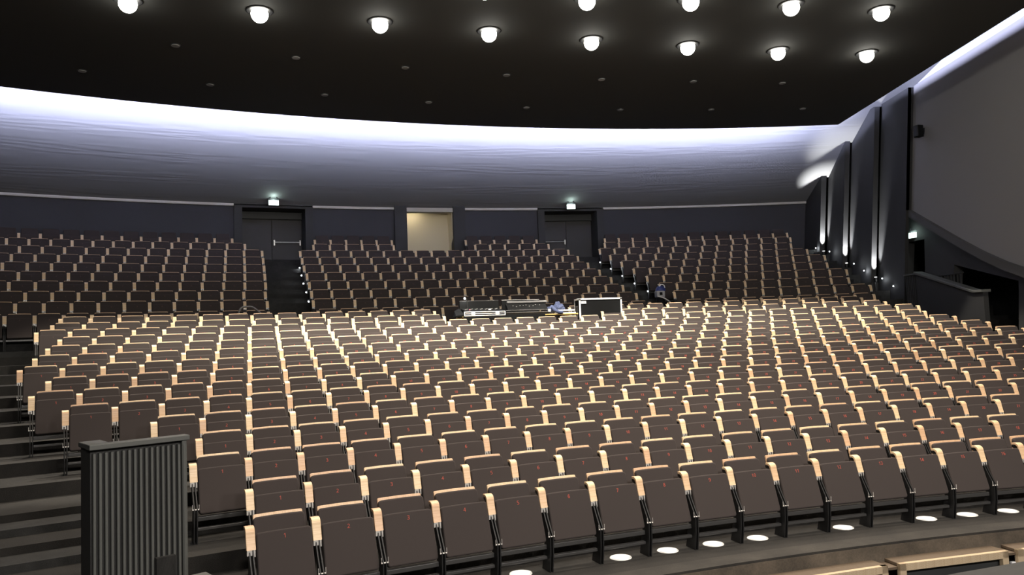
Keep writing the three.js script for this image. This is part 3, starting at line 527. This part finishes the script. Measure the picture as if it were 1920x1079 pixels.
// ---------------------------------------------------------------- mixing place among the seats
const RT = 36.95;
{
  const t = localAt(RT, -0.2745, row(14).F, 'desk_table'), w = 3.0;
  part('table_top', rbox(w, 0.03, 0.75, 0, 0.725, -0.1, 0.006), M.ply, t);
  for (const [x, z] of [[-1.4, 0.2], [1.4, 0.2], [-1.4, -0.4], [1.4, -0.4]]) part('leg', box(0.04, 0.71, 0.04, x, 0.355, z), M.black, t);
  part('modesty_panel', box(2.1, 0.3, 0.02, -0.44, 0.592, 0.29), M.caseblack, t);
  tag(t, 'long plywood table among the seats carrying the open cases', 'table');
  const Y = row(14).F + 0.74;
  // open console case with its lid up
  const c = localAt(RT, -0.2995, Y, 'console_case');
  part('case_base', rbox(1.04, 0.11, 0.55, 0, 0.055, -0.1, 0.01), M.caseblack, c);
  part('edge_trim', join([rbox(1.06, 0.022, 0.02, 0, 0.105, 0.18), rbox(1.06, 0.022, 0.02, 0, 0.012, 0.18), rbox(0.022, 0.11, 0.02, -0.52, 0.055, 0.18), rbox(0.022, 0.11, 0.02, 0.52, 0.055, 0.18), box(1.0, 0.012, 0.012, 0, 0.06, 0.18)]), M.alu, c);
  for (const x of [-0.3, 0.32]) part('latch', rbox(0.1, 0.06, 0.02, x, 0.06, 0.188), M.alu, c);
  const desk = part('console', side([[0.14, 0.11], [0.14, 0.14], [-0.3, 0.21], [-0.3, 0.11]], 0.98), M.caseblack, c);
  part('display', box(0.07, 0.03, 0.01, 0.16, 0.165, 0.06), M.white, desk);
  part('lamp_dot', new THREE.SphereGeometry(0.012, 8, 6).translate(-0.36, 0.165, 0.08), mat(0.6, 0.05, 0.08, 0.5, { emissive: new THREE.Color(1, 0.15, 0.25), emissiveIntensity: 2 }), desk);
  const knobs = []; for (let k = 0; k < 22; k++) knobs.push(box(0.012, 0.012, 0.03, -0.45 + k * 0.043, 0.175 + (k % 3) * 0.01, -0.02 - (k % 3) * 0.07)); part('faders', join(knobs), M.zinc, desk);
  part('lid', side([[-0.32, 0.12], [-0.36, 0.40], [-0.40, 0.40], [-0.36, 0.12]], 1.02), M.caseblack, c); part('lid_trim', rbox(1.03, 0.014, 0.05, 0, 0.405, -0.38, 0.004), M.rail, c);
  part('side_flap', slab8([V(-0.53, 0.0, 0.2), V(-0.74, 0.0, 0.18), V(-0.70, 0.0, -0.3), V(-0.53, 0.0, -0.35)], [V(-0.53, 0.05, 0.2), V(-0.74, 0.02, 0.18), V(-0.66, 0.16, -0.3), V(-0.53, 0.22, -0.35)]), M.caseblack, c);
  tag(c, 'open black console case with bright metal edges and lid up, left on the table', 'flight case');
  const lp = localAt(RT + 0.3, -0.3098, Y + 0.3, 'gooseneck_lamp'); part('stem', tube([V(0.05, -0.15, 0.1), V(0.04, 0.05, 0.08), V(0.02, 0.17, 0.05), V(0, 0.18, 0)], 0.008), M.black, lp); part('bulb', new THREE.SphereGeometry(0.03, 10, 8).translate(0, 0.17, 0), M.dot, lp);
  tag(lp, 'tiny lit gooseneck lamp above the lid of the open console case', 'lamp');
  const pl = new THREE.PointLight(new THREE.Color(1, 0.97, 0.92), 0.3, 3); pl.position.copy(pol(RT + 0.3, -0.3098, Y + 0.47)); pl.castShadow = true; scene.add(pl);
  // second, larger open case
  const c2 = localAt(RT, -0.2692, Y, 'equipment_case');
  part('case_base', rbox(1.14, 0.06, 0.6, 0, 0.03, -0.1, 0.01), M.caseblack, c2); part('edge_trim', join([rbox(1.14, 0.024, 0.02, 0, 0.06, 0.2), rbox(1.14, 0.02, 0.02, 0, 0.115, 0.19), rbox(0.06, 0.07, 0.03, 0.56, 0.09, 0.19)]), M.rail, c2); part('corner', rbox(0.07, 0.07, 0.03, 0.56, 0.09, 0.2), M.alu, c2);
  part('inner_panel', side([[0.15, 0.12], [-0.1, 0.30], [-0.14, 0.30], [-0.1, 0.12]], 1.04, 0.02), M.caseblack, c2);
  const bits = []; for (let k = 0; k < 9; k++) bits.push(box(0.02, 0.008, 0.02, -0.35 + k * 0.085 + 0.03 * rnd(), 0.215 + 0.04 * rnd(), 0.035)); part('controls', join(bits), M.zinc, c2);
  part('lid_bar', rbox(1.06, 0.05, 0.07, 0.06, 0.335, -0.1, 0.01), mat(0.2, 0.2, 0.2, 0.4, { metalness: 0.4 }), c2);
  part('lid', side([[-0.3, 0.06], [-0.32, 0.40], [-0.36, 0.40], [-0.34, 0.06]], 1.0, -0.04), M.caseblack, c2); part('lid_trim', rbox(1.0, 0.012, 0.05, -0.04, 0.405, -0.34, 0.004), M.zinc, c2);
  tag(c2, 'open black equipment case with grey lid bar, right of the console case', 'flight case');
  // jacket, papers
  const jg = new THREE.SphereGeometry(0.21, 48, 30); { const p = jg.attributes.position; for (let k = 0; k < p.count; k++) { const x = p.getX(k), y = p.getY(k), z = p.getZ(k); const n = noise.noise(x * 8, y * 8, z * 8) * 0.16 + noise.noise(x * 19 + 4, y * 13, z * 19) * 0.07; p.setXYZ(k, x * (1.0 + n * 2.4) + y * 0.25, Math.max(0, (y + 0.17) * (0.60 + n * 2.6)), z * 0.8 * (1 + n * 2)); } jg.computeVertexNormals(); }
  const j = localAt(RT, -0.2478, Y, 'jacket'); part('folded_cloth', jg, M.navy, j); part('sleeve', tube([V(-0.12, 0.16, 0.12), V(-0.08, 0.08, 0.24), V(0, 0.04, 0.28), V(0.1, 0.035, 0.27)], 0.045, 16, 8), M.navy, j);
  tag(j, 'crumpled dark blue jacket lying on the table beside the cases', 'jacket');
  const pp = localAt(RT, -0.2424, Y, 'paper_tray'); part('lower_tray', rbox(0.56, 0.03, 0.34, 0, 0.016, 0.02, 0.008), M.paper, pp); part('upper_tray', rbox(0.52, 0.03, 0.32, 0, 0.085, 0.0, 0.008), M.paper, pp); part('post', join([box(0.02, 0.06, 0.02, -0.22, 0.05, -0.1), box(0.02, 0.06, 0.02, 0.22, 0.05, -0.1), box(0.02, 0.06, 0.02, -0.22, 0.05, 0.1), box(0.02, 0.06, 0.02, 0.22, 0.05, 0.1)]), M.dark, pp);
  tag(pp, 'white two-level tray on the table right of the blue jacket', 'tray');
  // closed flight case standing behind the seats
  const fc = localAt(RT + 0.05, -0.2143, row(14).F, 'flight_case'), W = 1.17, H = 1.125, Dp = 0.42;
  part('body', box(W - 0.02, H - 0.02, Dp - 0.02, 0, H / 2, -Dp / 2), M.caseblack, fc);
  const e = 0.042; const ed = []; for (const yy of [e / 2, H - e / 2]) for (const zz of [-0.005, -Dp + 0.005]) ed.push(rbox(W, e, 0.03, 0, yy, zz, 0.006)); for (const xx of [-W / 2 + e / 2, W / 2 - e / 2]) for (const zz of [-0.005, -Dp + 0.005]) ed.push(rbox(e, H, 0.03, xx, H / 2, zz, 0.006)); for (const xx of [-W / 2 + 0.01, W / 2 - 0.01]) ed.push(rbox(0.03, e, Dp, xx, H - e / 2, -Dp / 2, 0.006));
  part('edge_trim', join(ed), M.alu, fc);
  for (const xx of [-1, 1]) for (const yy of [0.03, H - 0.03]) part('corner', new THREE.SphereGeometry(0.034, 10, 8).translate(xx * (W / 2 - 0.025), yy, -0.01), M.rail, fc);
  part('handle', join([rbox(0.03, 0.3, 0.12, -W / 2 - 0.005, H * 0.7, -Dp / 2), rbox(0.03, 0.03, 0.14, -W / 2 - 0.02, H * 0.7 + 0.12, -Dp / 2)]), M.rail, fc);
  const cv = document.createElement('canvas'); cv.width = 64; cv.height = 32; const cx2 = cv.getContext('2d'); cx2.fillStyle = '#f4f4f2'; cx2.fillRect(0, 0, 64, 32); cx2.fillStyle = '#77777a'; for (const [x, ww] of [[13, 6], [21, 8], [31, 9], [42, 10]]) cx2.fillRect(x, 13, ww, 7);
  const ct = new THREE.CanvasTexture(cv); ct.colorSpace = THREE.SRGBColorSpace; part('sticker', rbox(0.135, 0.07, 0.004, -W / 2 + 0.125, H - 0.105, 0.006, 0.002), mat(1, 1, 1, 0.6, { map: ct }), fc);
  tag(fc, 'large closed black flight case with silver edges and white sticker', 'flight case');
}
// vacuum cleaner left on the right aisle, handrail loop at the left aisle
{
  const r = row(18), g = localAt(r.R - 0.36, -0.1415, r.F, 'vacuum_cleaner');
  part('tank', new THREE.CylinderGeometry(0.13, 0.14, 0.28, 20).translate(0.02, 0.19, 0), M.caseblack, g); part('body', rbox(0.26, 0.2, 0.24, 0, 0.43, 0, 0.025), M.machine, g); part('vent', rbox(0.09, 0.09, 0.02, 0.0, 0.44, 0.12, 0.008), M.caseblack, g);
  part('top_cover', new THREE.SphereGeometry(0.15, 18, 12, 0, 6.3, 0, 1.6).scale(1.05, 1.1, 0.85).translate(0.03, 0.53, 0), M.blue, g); part('handle', tube([V(-0.02, 0.66, 0.06), V(0.03, 0.72, 0.06), V(0.12, 0.7, 0.06), V(0.15, 0.62, 0.06)], 0.014, 14, 6), M.paper, g);
  part('hose', tube([V(-0.1, 0.36, 0.13), V(0.05, 0.30, 0.2), V(0.2, 0.2, 0.22), V(0.34, 0.05, 0.2)], 0.02, 20, 8), M.zinc, g); part('wheel', join([new THREE.CylinderGeometry(0.05, 0.05, 0.03, 14).rotateZ(Math.PI / 2).translate(-0.14, 0.05, 0), new THREE.CylinderGeometry(0.05, 0.05, 0.03, 14).rotateZ(Math.PI / 2).translate(0.18, 0.05, 0)]), M.black, g);
  tag(g, 'grey machine with a blue top and pale hose on the right aisle step', 'vacuum cleaner');
  const h = group('handrail', V(0, 0, 0)); const q = (R, th, y) => pol(R, th, y);
  part('rail', tube([q(38.2, -0.4515, 2.42), q(38.2, -0.4515, 3.0), q(38.2, -0.4512, 3.17), q(38.2, -0.4495, 3.255), q(38.2, -0.4465, 3.275), q(38.2, -0.4435, 3.265), q(38.2, -0.441, 3.20), q(38.2, -0.4385, 3.11), q(38.2, -0.436, 3.0), q(38.2, -0.4355, 2.85), q(38.2, -0.4355, 2.42)], 0.024, 64, 8), M.rail, h);
  tag(h, 'bent dark metal handrail loop at the foot of the left upper aisle', 'handrail');
}
scene.traverse((o) => { delete o.userData.__c; });
renderer.render(scene, camera);
